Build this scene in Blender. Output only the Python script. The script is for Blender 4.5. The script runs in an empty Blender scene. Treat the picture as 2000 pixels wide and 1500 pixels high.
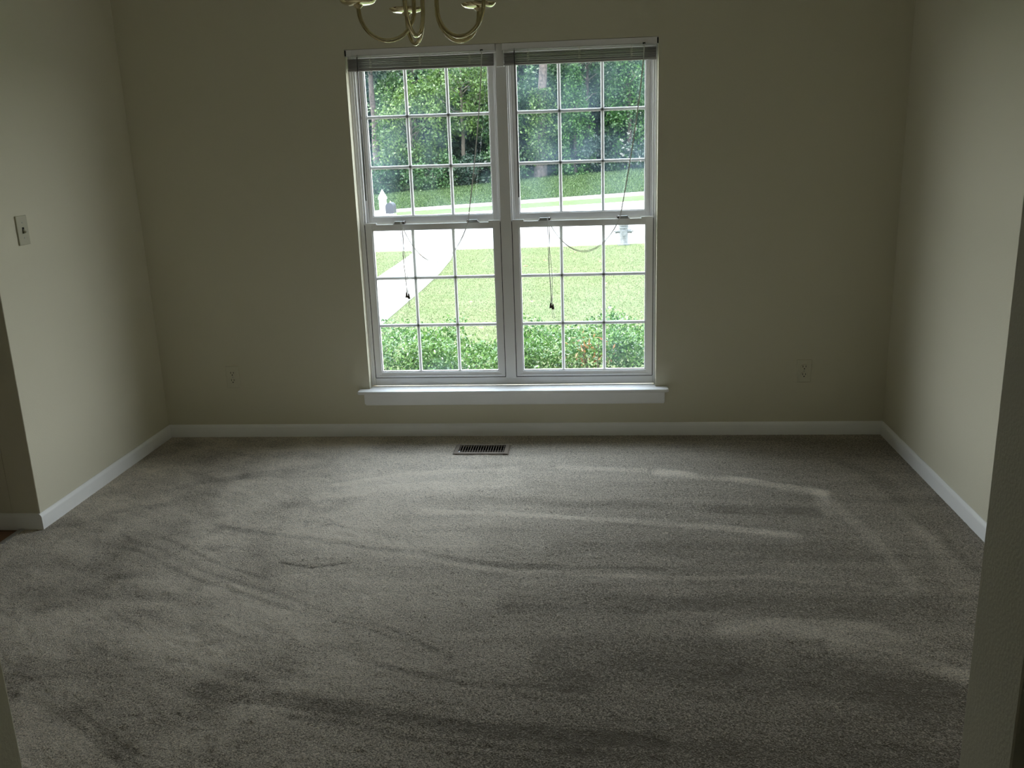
import bpy, math, random
import numpy as np
from mathutils import Vector, Matrix

scene = bpy.context.scene
COL = scene.collection
random.seed(7)

# ------------------------------------------------------------------ camera
F, YAW, PITCH, ROLL = 1767.1253, 0.0937, 0.2651, -0.034
cam_d = bpy.data.cameras.new('camera')
cam = bpy.data.objects.new('camera', cam_d)
COL.objects.link(cam)
cam_d.sensor_fit = 'HORIZONTAL'; cam_d.sensor_width = 36.0
cam_d.lens = F / 2000.0 * 36.0
cam_d.clip_start = 0.02; cam_d.clip_end = 400
cy, sy, cp, sp = math.cos(YAW), math.sin(YAW), math.cos(PITCH), math.sin(PITCH)
fw = Vector((-sy * cp, cy * cp, -sp)); rt = Vector((cy, sy, 0)); up = rt.cross(fw)
cr, sr = math.cos(ROLL), math.sin(ROLL)
r2 = rt * cr + up * sr; u2 = -rt * sr + up * cr
M = Matrix((r2, u2, -fw)).transposed().to_4x4()
M.translation = Vector((0, -4.4121, 1.4765))
cam.matrix_world = M
scene.camera = cam

# ------------------------------------------------------------------ world, sun, exposure
scene.view_settings.view_transform = 'Standard'
scene.view_settings.look = 'None'
scene.view_settings.gamma = 1.0
scene.view_settings.use_curve_mapping = False
scene.view_settings.exposure = -0.09
SKY_STRENGTH = 12.0
SUN_STRENGTH = 16.0
w = bpy.data.worlds.new('sky'); scene.world = w; w.use_nodes = True
nt = w.node_tree; nt.nodes.clear()
wo = nt.nodes.new('ShaderNodeOutputWorld'); bg = nt.nodes.new('ShaderNodeBackground')
tc = nt.nodes.new('ShaderNodeTexCoord'); sx = nt.nodes.new('ShaderNodeSeparateXYZ')
rp = nt.nodes.new('ShaderNodeValToRGB')
rp.color_ramp.elements[0].position = 0.0; rp.color_ramp.elements[0].color = (0.95, 0.97, 0.95, 1)
rp.color_ramp.elements[1].position = 0.8; rp.color_ramp.elements[1].color = (0.74, 0.86, 1.0, 1)
nt.links.new(tc.outputs['Generated'], sx.inputs[0]); nt.links.new(sx.outputs['Z'], rp.inputs[0])
nt.links.new(rp.outputs[0], bg.inputs[0]); bg.inputs[1].default_value = SKY_STRENGTH
nt.links.new(bg.outputs[0], wo.inputs[0])

sd = bpy.data.lights.new('sun', 'SUN'); so = bpy.data.objects.new('sun', sd); COL.objects.link(so)
sd.energy = SUN_STRENGTH; sd.angle = math.radians(1.5); sd.color = (1.0, 0.97, 0.90)
so.rotation_euler = Vector((-0.42, -0.13, 0.9)).to_track_quat('Z', 'Y').to_euler()
so.location = (0, 0, 12)

pd = bpy.data.lights.new('window_portal', 'AREA'); po = bpy.data.objects.new('window_portal', pd); COL.objects.link(po)
pd.shape = 'RECTANGLE'; pd.size = 1.46; pd.size_y = 1.65; pd.cycles.is_portal = True
po.location = (-0.421, 0.16, 1.08); po.rotation_euler = (math.radians(-90), 0, 0)
scene.cycles.max_bounces = 12; scene.cycles.diffuse_bounces = 6; scene.cycles.transparent_max_bounces = 24
scene.cycles.sample_clamp_indirect = 6.0
scene.cycles.use_denoising = True

# ------------------------------------------------------------------ material helpers
def lin(r, g, b):
    f = lambda c: (c / 255) / 12.92 if c / 255 <= 0.04045 else ((c / 255 + 0.055) / 1.055) ** 2.4
    return (f(r), f(g), f(b), 1)

def mat(name, col, rough=0.6, metal=0.0, noise=0.0, nscale=20.0, bump=0.0, bscale=300.0, col2=None, spec=None, sheen=0.0):
    m = bpy.data.materials.new(name); m.use_nodes = True
    n = m.node_tree; b = n.nodes['Principled BSDF']
    b.inputs['Base Color'].default_value = col; b.inputs['Roughness'].default_value = rough
    b.inputs['Metallic'].default_value = metal
    if spec is not None: b.inputs['Specular IOR Level'].default_value = spec
    if sheen: b.inputs['Sheen Weight'].default_value = sheen
    t = n.nodes.new('ShaderNodeTexCoord')
    if noise or col2:
        nz = n.nodes.new('ShaderNodeTexNoise'); nz.inputs['Scale'].default_value = nscale; nz.inputs['Detail'].default_value = 5
        n.links.new(t.outputs['Object'], nz.inputs['Vector'])
        mx = n.nodes.new('ShaderNodeMix'); mx.data_type = 'RGBA'
        c2 = col2 or tuple(c * (1 - noise) for c in col[:3]) + (1,)
        mx.inputs[6].default_value = col; mx.inputs[7].default_value = c2
        rr = n.nodes.new('ShaderNodeValToRGB'); rr.color_ramp.elements[0].position = .35; rr.color_ramp.elements[1].position = .65
        n.links.new(nz.outputs['Fac'], rr.inputs[0]); n.links.new(rr.outputs[0], mx.inputs[0])
        n.links.new(mx.outputs[2], b.inputs['Base Color'])
    if bump:
        nz = n.nodes.new('ShaderNodeTexNoise'); nz.inputs['Scale'].default_value = bscale; nz.inputs['Detail'].default_value = 3
        n.links.new(t.outputs['Object'], nz.inputs['Vector'])
        bp = n.nodes.new('ShaderNodeBump'); bp.inputs['Strength'].default_value = bump; bp.inputs['Distance'].default_value = 0.002
        n.links.new(nz.outputs['Fac'], bp.inputs['Height']); n.links.new(bp.outputs[0], b.inputs['Normal'])
    return m

M_WALL = mat('cream_wall_paint', (0.66, 0.625, 0.50, 1), 0.75, bump=0.25, bscale=220, spec=0.3)
M_CEIL = mat('white_ceiling_paint', (0.80, 0.78, 0.72, 1), 0.9, bump=0.4, bscale=120)
M_TRIM = mat('white_trim_paint', (0.88, 0.88, 0.88, 1), 0.32, noise=0.03, nscale=8)
M_VINYL = mat('white_vinyl', (0.87, 0.86, 0.86, 1), 0.35, noise=0.04, nscale=6)
M_GAP_SHADE = mat('gap_shade', (0.03, 0.03, 0.03, 1), 0.9, noise=0.2)
M_BLIND = mat('white_aluminium_slat', (0.40, 0.38, 0.39, 1), 0.45, noise=0.05, nscale=9)
M_HEAD = mat('headrail_enamel', (0.86, 0.84, 0.86, 1), 0.35, noise=0.03)
M_TAPE = mat('ladder_cord_cotton', (0.75, 0.74, 0.68, 1), 0.9, noise=0.15, nscale=300)
M_CORD = mat('lift_cord_cotton', (0.85, 0.85, 0.83, 1), 0.85, noise=0.2, nscale=500)
M_WAND = mat('smoky_plastic_wand', (0.10, 0.10, 0.10, 1), 0.15, noise=0.1)
M_TASSEL = mat('brown_wood_tassel', (0.07, 0.05, 0.035, 1), 0.5, noise=0.3, nscale=200)
M_METAL = mat('grey_metal', (0.45, 0.46, 0.46, 1), 0.35, metal=0.6, noise=0.1)
M_BRASS = mat('polished_brass', (0.66, 0.57, 0.34, 1), 0.13, metal=1.0, noise=0.12, nscale=30)
M_SLEEVE = mat('ivory_candle_sleeve', (0.78, 0.76, 0.66, 1), 0.45, noise=0.04)
M_BULB = mat('frosted_bulb', (0.85, 0.85, 0.82, 1), 0.25, noise=0.02)
M_PLATE = mat('ivory_plastic', (0.64, 0.61, 0.48, 1), 0.4, noise=0.03)
M_SWITCH = mat('tan_plastic', (0.46, 0.44, 0.33, 1), 0.45, noise=0.05)
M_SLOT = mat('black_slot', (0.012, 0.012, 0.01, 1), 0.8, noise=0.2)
M_VENT = mat('brown_enamel', (0.22, 0.18, 0.145, 1), 0.42, metal=0.3, noise=0.15, nscale=60)
M_DUCT = mat('duct_dark', (0.02, 0.018, 0.016, 1), 0.8, noise=0.3)
M_SIDING = mat('exterior_siding', (0.6, 0.6, 0.58, 1), 0.7, noise=0.05)
M_STEEL = mat('transition_strip', (0.6, 0.6, 0.6, 1), 0.35, metal=0.8, noise=0.1)
M_CONC = mat('pale_concrete', (0.32, 0.31, 0.29, 1), 0.9, noise=0.12, nscale=3, bump=0.4, bscale=60)
M_ROAD = mat('pale_asphalt', (0.24, 0.235, 0.235, 1), 0.9, noise=0.12, nscale=1.2, bump=0.5, bscale=90)
M_WHITE = mat('white_outdoor_paint', (0.80, 0.80, 0.80, 1), 0.5, noise=0.03)
M_BOX = mat('black_mailbox_enamel', (0.02, 0.023, 0.032, 1), 0.6, noise=0.15)
M_HYD = mat('weathered_silver_paint', (0.12, 0.13, 0.135, 1), 0.6, noise=0.4, nscale=25, bump=.5, bscale=60)
M_BARK = mat('grey_pine_bark', (0.09, 0.07, 0.062, 1), 0.95, col2=(0.032, 0.026, 0.024, 1), nscale=9, bump=1.0, bscale=16)
M_TWIG = mat('pale_twig_bark', (0.11, 0.095, 0.075, 1), 0.9, noise=0.4, nscale=30)
M_SOIL = mat('brown_mulch', (0.10, 0.06, 0.04, 1), 0.95, noise=0.5, nscale=40, bump=1.0, bscale=60)

def lawn_mat(name, a, b2, c, k=1.0):
    m = bpy.data.materials.new(name); m.use_nodes = True; n = m.node_tree; b = n.nodes['Principled BSDF']
    b.inputs['Roughness'].default_value = 0.9; b.inputs['Specular IOR Level'].default_value = 0.15
    t = n.nodes.new('ShaderNodeTexCoord')
    def nz(s, d):
        q = n.nodes.new('ShaderNodeTexNoise'); q.inputs['Scale'].default_value = s; q.inputs['Detail'].default_value = d
        q.inputs['Roughness'].default_value = 0.7
        n.links.new(t.outputs['Object'], q.inputs['Vector']); return q
    r1 = n.nodes.new('ShaderNodeValToRGB'); r1.color_ramp.elements[0].position = .38; r1.color_ramp.elements[1].position = .62
    r1.color_ramp.elements[0].color = a; r1.color_ramp.elements[1].color = b2
    n.links.new(nz(1.1 * k, 6).outputs['Fac'], r1.inputs[0])
    r2_ = n.nodes.new('ShaderNodeValToRGB'); r2_.color_ramp.elements[0].position = .45; r2_.color_ramp.elements[1].position = .7
    n.links.new(nz(28 * k, 8).outputs['Fac'], r2_.inputs[0])
    mx = n.nodes.new('ShaderNodeMix'); mx.data_type = 'RGBA'; mx.inputs[7].default_value = c
    mul = n.nodes.new('ShaderNodeMath'); mul.operation = 'MULTIPLY'; mul.inputs[1].default_value = 0.75
    n.links.new(r2_.outputs[0], mul.inputs[0]); n.links.new(mul.outputs[0], mx.inputs[0])
    n.links.new(r1.outputs[0], mx.inputs[6]); n.links.new(mx.outputs[2], b.inputs['Base Color'])
    bp = n.nodes.new('ShaderNodeBump'); bp.inputs['Strength'].default_value = 0.8; bp.inputs['Distance'].default_value = 0.03
    n.links.new(nz(45 * k, 6).outputs['Fac'], bp.inputs['Height']); n.links.new(bp.outputs[0], b.inputs['Normal'])
    return m
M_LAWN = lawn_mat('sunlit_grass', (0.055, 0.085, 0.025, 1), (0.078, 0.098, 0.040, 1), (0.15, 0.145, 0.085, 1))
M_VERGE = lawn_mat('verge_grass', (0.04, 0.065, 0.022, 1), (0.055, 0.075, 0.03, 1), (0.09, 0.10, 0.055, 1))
M_BANK = lawn_mat('bank_grass_shaded', (0.007, 0.018, 0.004, 1), (0.014, 0.024, 0.007, 1), (0.034, 0.046, 0.015, 1), .28)  # shade from the trees is put into this darker grass colour

def leaf_mat(name, dark, light, trans=0.35, rough=0.5):
    m = bpy.data.materials.new(name); m.use_nodes = True; n = m.node_tree; b = n.nodes['Principled BSDF']
    out = n.nodes['Material Output']
    at = n.nodes.new('ShaderNodeAttribute'); at.attribute_name = 'tone'
    mx = n.nodes.new('ShaderNodeMix'); mx.data_type = 'RGBA'
    mx.inputs[6].default_value = dark; mx.inputs[7].default_value = light
    n.links.new(at.outputs['Fac'], mx.inputs[0]); n.links.new(mx.outputs[2], b.inputs['Base Color'])
    b.inputs['Roughness'].default_value = rough
    tr = n.nodes.new('ShaderNodeBsdfTranslucent'); n.links.new(mx.outputs[2], tr.inputs[0])
    ms = n.nodes.new('ShaderNodeMixShader'); ms.inputs[0].default_value = trans
    n.links.new(b.outputs[0], ms.inputs[1]); n.links.new(tr.outputs[0], ms.inputs[2]); n.links.new(ms.outputs[0], out.inputs[0])
    return m
L_BRIGHT = leaf_mat('yellow_green_leaves', (0.022, 0.06, 0.010, 1), (0.105, 0.175, 0.040, 1))
L_MID = leaf_mat('mid_green_leaves', (0.009, 0.036, 0.012, 1), (0.048, 0.110, 0.030, 1))
L_DARK = leaf_mat('dark_green_leaves', (0.004, 0.018, 0.012, 1), (0.020, 0.050, 0.027, 1))
L_CEDAR = leaf_mat('cedar_foliage', (0.010, 0.045, 0.008, 1), (0.055, 0.140, 0.022, 1))
L_HEDGE = leaf_mat('glossy_hedge_leaves', (0.022, 0.07, 0.018, 1), (0.12, 0.23, 0.055, 1), 0.25, 0.16)
L_RED = leaf_mat('orange_red_leaves', (0.20, 0.06, 0.03, 1), (0.26, 0.19, 0.07, 1), 0.35, 0.4)
M_LEAFDRY = mat('dry_brown_leaf', (0.42, 0.16, 0.08, 1), 0.8, noise=0.3, nscale=30)

def glass_mat(name, seed, haze):
    m = bpy.data.materials.new(name); m.use_nodes = True; n = m.node_tree; n.nodes.clear()
    out = n.nodes.new('ShaderNodeOutputMaterial')
    tr = n.nodes.new('ShaderNodeBsdfTransparent'); tr.inputs[0].default_value = (0.975, 0.985, 0.98, 1)
    gl = n.nodes.new('ShaderNodeBsdfGlossy'); gl.inputs['Roughness'].default_value = 0.0
    fr = n.nodes.new('ShaderNodeFresnel'); fr.inputs[0].default_value = 1.5
    ge = n.nodes.new('ShaderNodeNewGeometry'); io = n.nodes.new('ShaderNodeMapRange')   # same reflectance on both faces of the thin pane
    io.inputs['To Min'].default_value = 1.5; io.inputs['To Max'].default_value = 1 / 1.5
    n.links.new(ge.outputs['Backfacing'], io.inputs[0]); n.links.new(io.outputs[0], fr.inputs[0])
    m1 = n.nodes.new('ShaderNodeMixShader')
    n.links.new(fr.outputs[0], m1.inputs[0]); n.links.new(tr.outputs[0], m1.inputs[1]); n.links.new(gl.outputs[0], m1.inputs[2])
    df = n.nodes.new('ShaderNodeBsdfTranslucent'); df.inputs[0].default_value = (0.50, 0.70, 0.88, 1)
    t = n.nodes.new('ShaderNodeTexCoord'); mp = n.nodes.new('ShaderNodeMapping'); mp.inputs['Location'].default_value = (seed, seed * 1.7, seed * .6)
    nz = n.nodes.new('ShaderNodeTexNoise'); nz.inputs['Scale'].default_value = 3.6; nz.inputs['Detail'].default_value = 2.5
    n.links.new(t.outputs['Object'], mp.inputs[0]); n.links.new(mp.outputs[0], nz.inputs['Vector'])
    mr = n.nodes.new('ShaderNodeMapRange'); mr.inputs['From Min'].default_value = .42; mr.inputs['From Max'].default_value = .72
    mr.inputs['To Min'].default_value = haze * 0.12; mr.inputs['To Max'].default_value = haze * 3.4
    n.links.new(nz.outputs['Fac'], mr.inputs[0])
    m2 = n.nodes.new('ShaderNodeMixShader'); n.links.new(mr.outputs[0], m2.inputs[0])
    n.links.new(m1.outputs[0], m2.inputs[1]); n.links.new(df.outputs[0], m2.inputs[2]); n.links.new(m2.outputs[0], out.inputs[0])
    return m
G_UP = glass_mat('hazy_glass', 3.1, 0.0085); G_LOW = glass_mat('clear_glass', 8.4, 0.004)

# ------------------------------------------------------------------ mesh helpers
class MB:
    def __init__(s): s.v = []; s.f = []
    def box(s, x0, x1, y0, y1, z0, z1):
        b = len(s.v)
        s.v += [(x0, y0, z0), (x1, y0, z0), (x1, y1, z0), (x0, y1, z0), (x0, y0, z1), (x1, y0, z1), (x1, y1, z1), (x0, y1, z1)]
        s.f += [tuple(b + i for i in q) for q in ((0, 3, 2, 1), (4, 5, 6, 7), (0, 1, 5, 4), (1, 2, 6, 5), (2, 3, 7, 6), (3, 0, 4, 7))]
        return s
    def tube(s, pts, rad, seg=10, caps=True):
        pts = [Vector(p) for p in pts]; n = len(pts)
        rads = rad if isinstance(rad, (list, tuple)) else [rad] * n
        b = len(s.v); prev = None
        for i, p in enumerate(pts):
            t = (pts[min(i + 1, n - 1)] - pts[max(i - 1, 0)]).normalized()
            if prev is None:
                a = Vector((0, 0, 1)) if abs(t.z) < .9 else Vector((1, 0, 0)); u = t.cross(a).normalized()
            else:
                u = (prev - t * prev.dot(t)).normalized()
            prev = u; v = t.cross(u)
            for k in range(seg):
                a = 2 * math.pi * k / seg
                s.v.append(tuple(p + (u * math.cos(a) + v * math.sin(a)) * rads[i]))
        for i in range(n - 1):
            for k in range(seg):
                k2 = (k + 1) % seg
                s.f.append((b + i * seg + k, b + i * seg + k2, b + (i + 1) * seg + k2, b + (i + 1) * seg + k))
        if caps:
            s.f.append(tuple(b + k for k in range(seg))[::-1]); s.f.append(tuple(b + (n - 1) * seg + k for k in range(seg)))
        return s
    def lathe(s, prof, c=(0, 0, 0), seg=28):
        b = len(s.v); n = len(prof)
        for r, z in prof:
            for k in range(seg):
                a = 2 * math.pi * k / seg
                s.v.append((c[0] + r * math.cos(a), c[1] + r * math.sin(a), c[2] + z))
        for i in range(n - 1):
            for k in range(seg):
                k2 = (k + 1) % seg
                s.f.append((b + i * seg + k, b + i * seg + k2, b + (i + 1) * seg + k2, b + (i + 1) * seg + k))
        s.f.append(tuple(b + k for k in range(seg))[::-1]); s.f.append(tuple(b + (n - 1) * seg + k for k in range(seg)))
        return s
    def prism(s, poly, axis, a0, a1):
        """poly: 2D points; extruded along axis between a0 and a1"""
        b = len(s.v); n = len(poly)
        for a in (a0, a1):
            for p, q in poly:
                s.v.append({'x': (a, p, q), 'y': (p, a, q), 'z': (p, q, a)}[axis])
        s.f.append(tuple(b + i for i in range(n))); s.f.append(tuple(b + n + i for i in range(n))[::-1])
        for i in range(n):
            j = (i + 1) % n; s.f.append((b + j, b + i, b + n + i, b + n + j))
        return s
    def build(s, name, m, parent=None, bevel=0.0, smooth=None, loc=None, fix=True):
        me = bpy.data.meshes.new(name); me.from_pydata(s.v, [], s.f); me.materials.append(m)
        if fix:
            import bmesh
            bm = bmesh.new(); bm.from_mesh(me); bmesh.ops.recalc_face_normals(bm, faces=bm.faces); bm.to_mesh(me); bm.free()
        o = bpy.data.objects.new(name, me); COL.objects.link(o)
        if loc: o.location = loc
        if parent: o.parent = parent
        if bevel:
            bv = o.modifiers.new('bevel', 'BEVEL'); bv.width = bevel; bv.segments = 2; bv.limit_method = 'ANGLE'; bv.angle_limit = math.radians(40)
        if smooth:
            me.shade_smooth(); me.set_sharp_from_angle(angle=math.radians(smooth))
        return o

def thing(name, label, cat, loc=(0, 0, 0), group=None, rot=0.0):
    o = bpy.data.objects.new(name, None); COL.objects.link(o); o.location = loc; o.rotation_euler = (0, 0, rot)
    o.empty_display_size = 0.1
    o['label'] = label; o['category'] = cat
    if group: o['group'] = group
    return o
def tag(o, label=None, cat=None, group=None, kind=None):
    if label: o['label'] = label
    if cat: o['category'] = cat
    if group: o['group'] = group
    if kind: o['kind'] = kind
    return o
def struct(o, label, cat=None):
    o['kind'] = 'structure'; o['label'] = label; o['category'] = cat or o.name.split('.')[0].split('_')[0]
    return o
def copy_tree(o, parent=None):
    c = o.copy(); COL.objects.link(c)
    if parent: c.parent = parent
    for ch in list(o.children): copy_tree(ch, c)
    return c

# ================================================================== ROOM
XL, XR = -2.2517, 1.4224         # side walls
YE = -1.173                      # end of the left wall
YF0, YF1 = -3.57, -3.45          # front partition
OX0, OX1 = -0.756, 0.428         # opening in the front partition
XO, YB = -4.3, -9.0              # outer house limits
H = 2.44
WX0, WX1, WZ0, WZ1 = -1.150, 0.307, 0.256, 1.901

m = MB()
m.box(XL - .6, WX0, 0, .15, -.3, H); m.box(WX1, XR + .15, 0, .15, -.3, H)
m.box(WX0, WX1, 0, .15, -.3, .236); m.box(WX0, WX1, 0, .15, WZ1, H)
struct(m.build('wall_back', M_WALL), 'cream painted wall around the twin window', 'wall')
m = MB().box(XL - .12, XL, YE, 0, -.02, H)
struct(m.build('wall_left', M_WALL, bevel=.003), 'cream side wall left of the window with the light switch', 'wall')
m = MB().box(XR, XR + .15, YB - .15, 0, -.3, H)
struct(m.build('wall_right', M_WALL), 'cream side wall right of the window', 'wall')
m = MB().box(XO - .15, XL - .12, YE, YE + .12, -.3, H)
struct(m.build('wall_foyer', M_WALL), 'shaded cream wall beyond the end of the left wall', 'wall')
m = MB().box(XO - .15, XO, YB - .15, YE, -.3, H)
struct(m.build('wall_far_left', M_WALL), 'outer wall of the entrance area on the left', 'wall')
m = MB()
m.box(-2.45, OX0, YF0, YF1, -.02, H); m.box(OX1, XR, YF0, YF1, -.02, H); m.box(OX0, OX1, YF0, YF1, 2.12, H)
struct(m.build('wall_front', M_WALL, bevel=.004), 'shaded wall ends framing the opening the view looks through', 'wall')
RW = (0.36, 1.25, 1.02, 1.90)
m = MB()
m.box(XO, RW[0], YB - .15, YB, -.3, H); m.box(RW[1], XR, YB - .15, YB, -.3, H)
m.box(RW[0], RW[1], YB - .15, YB, -.3, RW[2]); m.box(RW[0], RW[1], YB - .15, YB, RW[3], H)
struct(m.build('wall_rear', M_WALL), 'rear wall of the space behind the camera', 'wall')
m = MB().box(XO - .15, XR + .15, YB - .15, .15, H, H + .2)
struct(m.build('ceiling', M_CEIL), 'flat white ceiling', 'ceiling')
m = MB().box(XO - .1, XR + .1, YB - .1, .1, -.3, -.02)
struct(m.build('floor_base', M_DUCT), 'floor slab under carpet and boards', 'floor')

# ---- carpet: fine grid where it is seen, coarse behind
STROKES = [(0.35,0.05,[(-0.15,-0.47),(0.2,-0.51)]),(0.7,0.07,[(0.29,-0.55),(0.58,-0.61),(0.94,-0.78)]),(0.3,0.05,[(0.93,-0.79),(0.93,-1.0)]),(0.5,0.05,[(-1.17,-0.71),(-0.85,-0.55),(-0.38,-0.49)]),(0.55,0.05,[(-0.7,-1.0),(-0.13,-1.04),(0.47,-1.13),(0.76,-1.2)]),(0.4,0.03,[(-0.68,-1.42),(-0.29,-1.52),(0.15,-1.55),(0.58,-1.55),(0.91,-1.59)]),(0.5,0.12,[(0.43,-1.87),(0.82,-1.9),(1.03,-2.06)]),(0.5,0.08,[(0.71,-1.97),(0.9,-2.04),(1.01,-2.12)]),(0.3,0.05,[(0.96,-0.85),(1.03,-1.17),(1.05,-1.61)]),(0.3,0.1,[(1.24,-0.98),(1.24,-1.26),(1.22,-1.61)]),(-0.5,0.035,[(-1.51,-1.16),(-1.12,-1.25),(-0.69,-1.37),(-0.3,-1.47),(0.24,-1.49)]),(-0.45,0.02,[(-1.88,-1.23),(-1.41,-1.54),(-0.96,-1.77),(-0.67,-1.9),(-0.43,-2.06)]),(-0.45,0.02,[(-1.81,-1.33),(-1.4,-1.61),(-1.02,-1.8),(-0.75,-1.9),(-0.57,-2.0)]),(-0.4,0.02,[(-1.72,-1.25),(-1.37,-1.49),(-1.16,-1.59)]),(-0.7,0.014,[(-1.15,-1.46),(-1.01,-1.49),(-0.9,-1.45)]),(-0.5,0.014,[(-1.1,-1.16),(-1.05,-1.12),(-0.99,-1.16)]),(-0.45,0.06,[(-1.11,-2.25),(-0.85,-2.3),(-0.35,-2.39),(0.17,-2.43)]),(-0.4,0.02,[(-0.83,-2.37),(-0.35,-2.45),(0.17,-2.49)]),(-0.35,0.03,[(-1.65,-2.28),(-1.45,-2.39),(-1.27,-2.51),(-1.15,-2.59)]),(-0.35,0.02,[(-1.62,-2.26),(-1.39,-2.39),(-1.17,-2.54)]),(-0.35,0.09,[(-0.68,-0.87),(0.08,-0.91),(0.87,-0.98)]),(-0.3,0.06,[(1.12,-0.39),(1.23,-0.65),(1.29,-1.46)]),(-0.25,0.12,[(-0.12,-1.32),(0.44,-1.33),(1.04,-1.39)]),(-0.3,0.12,[(-0.28,-1.75),(0.39,-1.73),(1.02,-1.75)]),(-0.3,0.2,[(-0.1,-2.07),(0.35,-2.06),(0.92,-2.23)]),(-0.4,0.05,[(-1.52,-1.33),(-1.43,-1.35)]),(-0.4,0.05,[(-1.74,-1.59),(-1.62,-1.55)]),(-0.35,0.06,[(-1.61,-1.82),(-1.45,-1.84)]),(-0.35,0.05,[(-1.28,-1.92),(-1.18,-1.96)]),(-0.4,0.08,[(-1.79,-0.65),(-1.53,-0.55),(-1.23,-0.58)]),(-0.3,0.06,[(-1.31,-0.92),(-1.01,-0.86),(-1.15,-1.0)]),(-0.35,0.05,[(-2.02,-1.0),(-1.83,-0.92)]),(-0.35,0.03,[(-1.19,-0.94),(-1.15,-1.15)]),(-0.35,0.05,[(-1.83,-1.72),(-1.69,-1.73)]),(-0.35,0.03,[(-1.56,-2.04),(-1.23,-2.22),(-1.05,-2.32)]),(-0.3,0.04,[(-1.23,-2.11),(-1.07,-2.18),(-0.94,-2.21)]),(-0.4,0.025,[(-0.7,-2.09),(-0.38,-2.19),(-0.02,-2.22)]),(0.3,0.18,[(-1.49,-1.1),(-0.9,-1.29),(-0.51,-1.28)]),(0.25,0.12,[(-1.45,-1.67),(-1.18,-1.74),(-0.88,-1.92)]),(0.2,0.2,[(-1.39,-1.97),(-1.17,-2.02)]),(0.35,0.1,[(-1.2,-0.83),(-0.91,-0.74),(-0.37,-0.68)])]
xs = np.concatenate([np.arange(-2.33, XR + .01, .011)]); xs[-1] = XR + .005
ys = np.concatenate([np.arange(0.0, -2.75, -.011), np.arange(-2.75, YB, -.25), [YB]])
VX0, VX1, VY0, VY1 = -.675, -.43, -.285, -.175      # duct opening under the register
gx, gy = np.meshgrid(xs, ys)
nap = np.zeros_like(gx)
rng = np.random.default_rng(5)
def vnoise(x, y, s, seed):
    r = np.random.default_rng(seed); g = r.uniform(-1, 1, (128, 128))
    u = x * s + 40.3; v = y * s + 60.7
    i = np.floor(u).astype(int); j = np.floor(v).astype(int); fu = u - i; fv = v - j
    fu = fu * fu * (3 - 2 * fu); fv = fv * fv * (3 - 2 * fv)
    a = g[i % 128, j % 128]; b = g[(i + 1) % 128, j % 128]; c = g[i % 128, (j + 1) % 128]; d = g[(i + 1) % 128, (j + 1) % 128]
    return (a * (1 - fu) + b * fu) * (1 - fv) + (c * (1 - fu) + d * fu) * fv
wx = gx + .014 * vnoise(gx, gy, 5, 11); wy = gy + .012 * vnoise(gx, gy, 5, 12)
bx = gx + .06 * vnoise(gx, gy, 7, 13); by = gy + .04 * vnoise(gx, gy, 7, 14)
left = np.clip((-.30 - gx) / 1.1, 0, 1)
def sm(v): v = np.clip(v, 0, 1); return v * v * (3 - 2 * v)
# pile laid towards the window on the left, away from it on the right and near the opening
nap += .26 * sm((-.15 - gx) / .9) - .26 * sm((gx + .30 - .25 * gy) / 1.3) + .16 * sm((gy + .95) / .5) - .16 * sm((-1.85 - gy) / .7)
nap += .34 * np.exp(-(((gx + .85) / .62) ** 2 + ((gy + .95) / .42) ** 2)) - .30 * np.exp(-(((gx + 2.0) / .5) ** 2 + ((gy + .25) / .22) ** 2)) - .22 * np.exp(-(((gx - 1.15) / .45) ** 2 + ((gy + .22) / .20) ** 2))  # painted light pool before the window, painted shade in both back corners
nap += (.05 + .26 * left) * vnoise(bx * .7, by, 5.0, 1) + (.03 + .20 * left) * vnoise(bx * .8, by, 12, 2) + (.03 + .10 * left) * vnoise(bx, by, 27, 3)
# fine vacuum furrows: level on the right, slanting on the left
ua = .0; al = math.radians(-27)
sx_ = gx * math.cos(al) + gy * math.sin(al); sy_ = -gx * math.sin(al) + gy * math.cos(al)
nap += (1 - left) * (.09 * vnoise(wx * .10, wy, 22, 4) + .08 * vnoise(wx * .12, wy, 48, 6)) + left * .09 * vnoise(sx_ * .15, sy_, 34, 7)
for val, wd, pts in STROKES:
    best = np.full(gx.shape, 9.0); along = np.zeros(gx.shape)
    for (x0, y0), (x1, y1) in zip(pts[:-1], pts[1:]):
        dx, dy = x1 - x0, y1 - y0; L2 = dx * dx + dy * dy + 1e-9
        t = np.clip(((wx - x0) * dx + (wy - y0) * dy) / L2, 0, 1)
        best = np.minimum(best, np.hypot(wx - x0 - t * dx, wy - y0 - t * dy))
    hw = wd * .5 * (1 + .35 * vnoise(gx, gy, 6, 9))
    e = np.clip(1.6 - best / np.maximum(hw, .004) * 1.1, 0, 1); e = e * e * (3 - 2 * e)
    nap += val * .95 * e * (.75 + .45 * vnoise(gx * .5, gy, 14, 8))
nz_ = .0035 * nap + .0016 * rng.standard_normal(gx.shape)
edge = np.clip(np.minimum(np.minimum(-gy, XR - gx), np.where(gy > YE - .05, gx - XL, 9)) / .05, 0, 1)
nz_ = np.where(gy < -2.75, 0, nz_ * edge)
nz_ = np.where((gx > VX0 - .02) & (gx < VX1 + .02) & (gy > VY0 - .02) & (gy < VY1 + .02), -.001, nz_)
ny, nx = gx.shape
V = np.stack([gx, gy, nz_], -1).reshape(-1, 3)
ii, jj = np.meshgrid(np.arange(ny - 1), np.arange(nx - 1), indexing='ij')
cx = (gx[:-1, :-1] + gx[1:, 1:]) / 2; cyy = (gy[:-1, :-1] + gy[1:, 1:]) / 2
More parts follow.
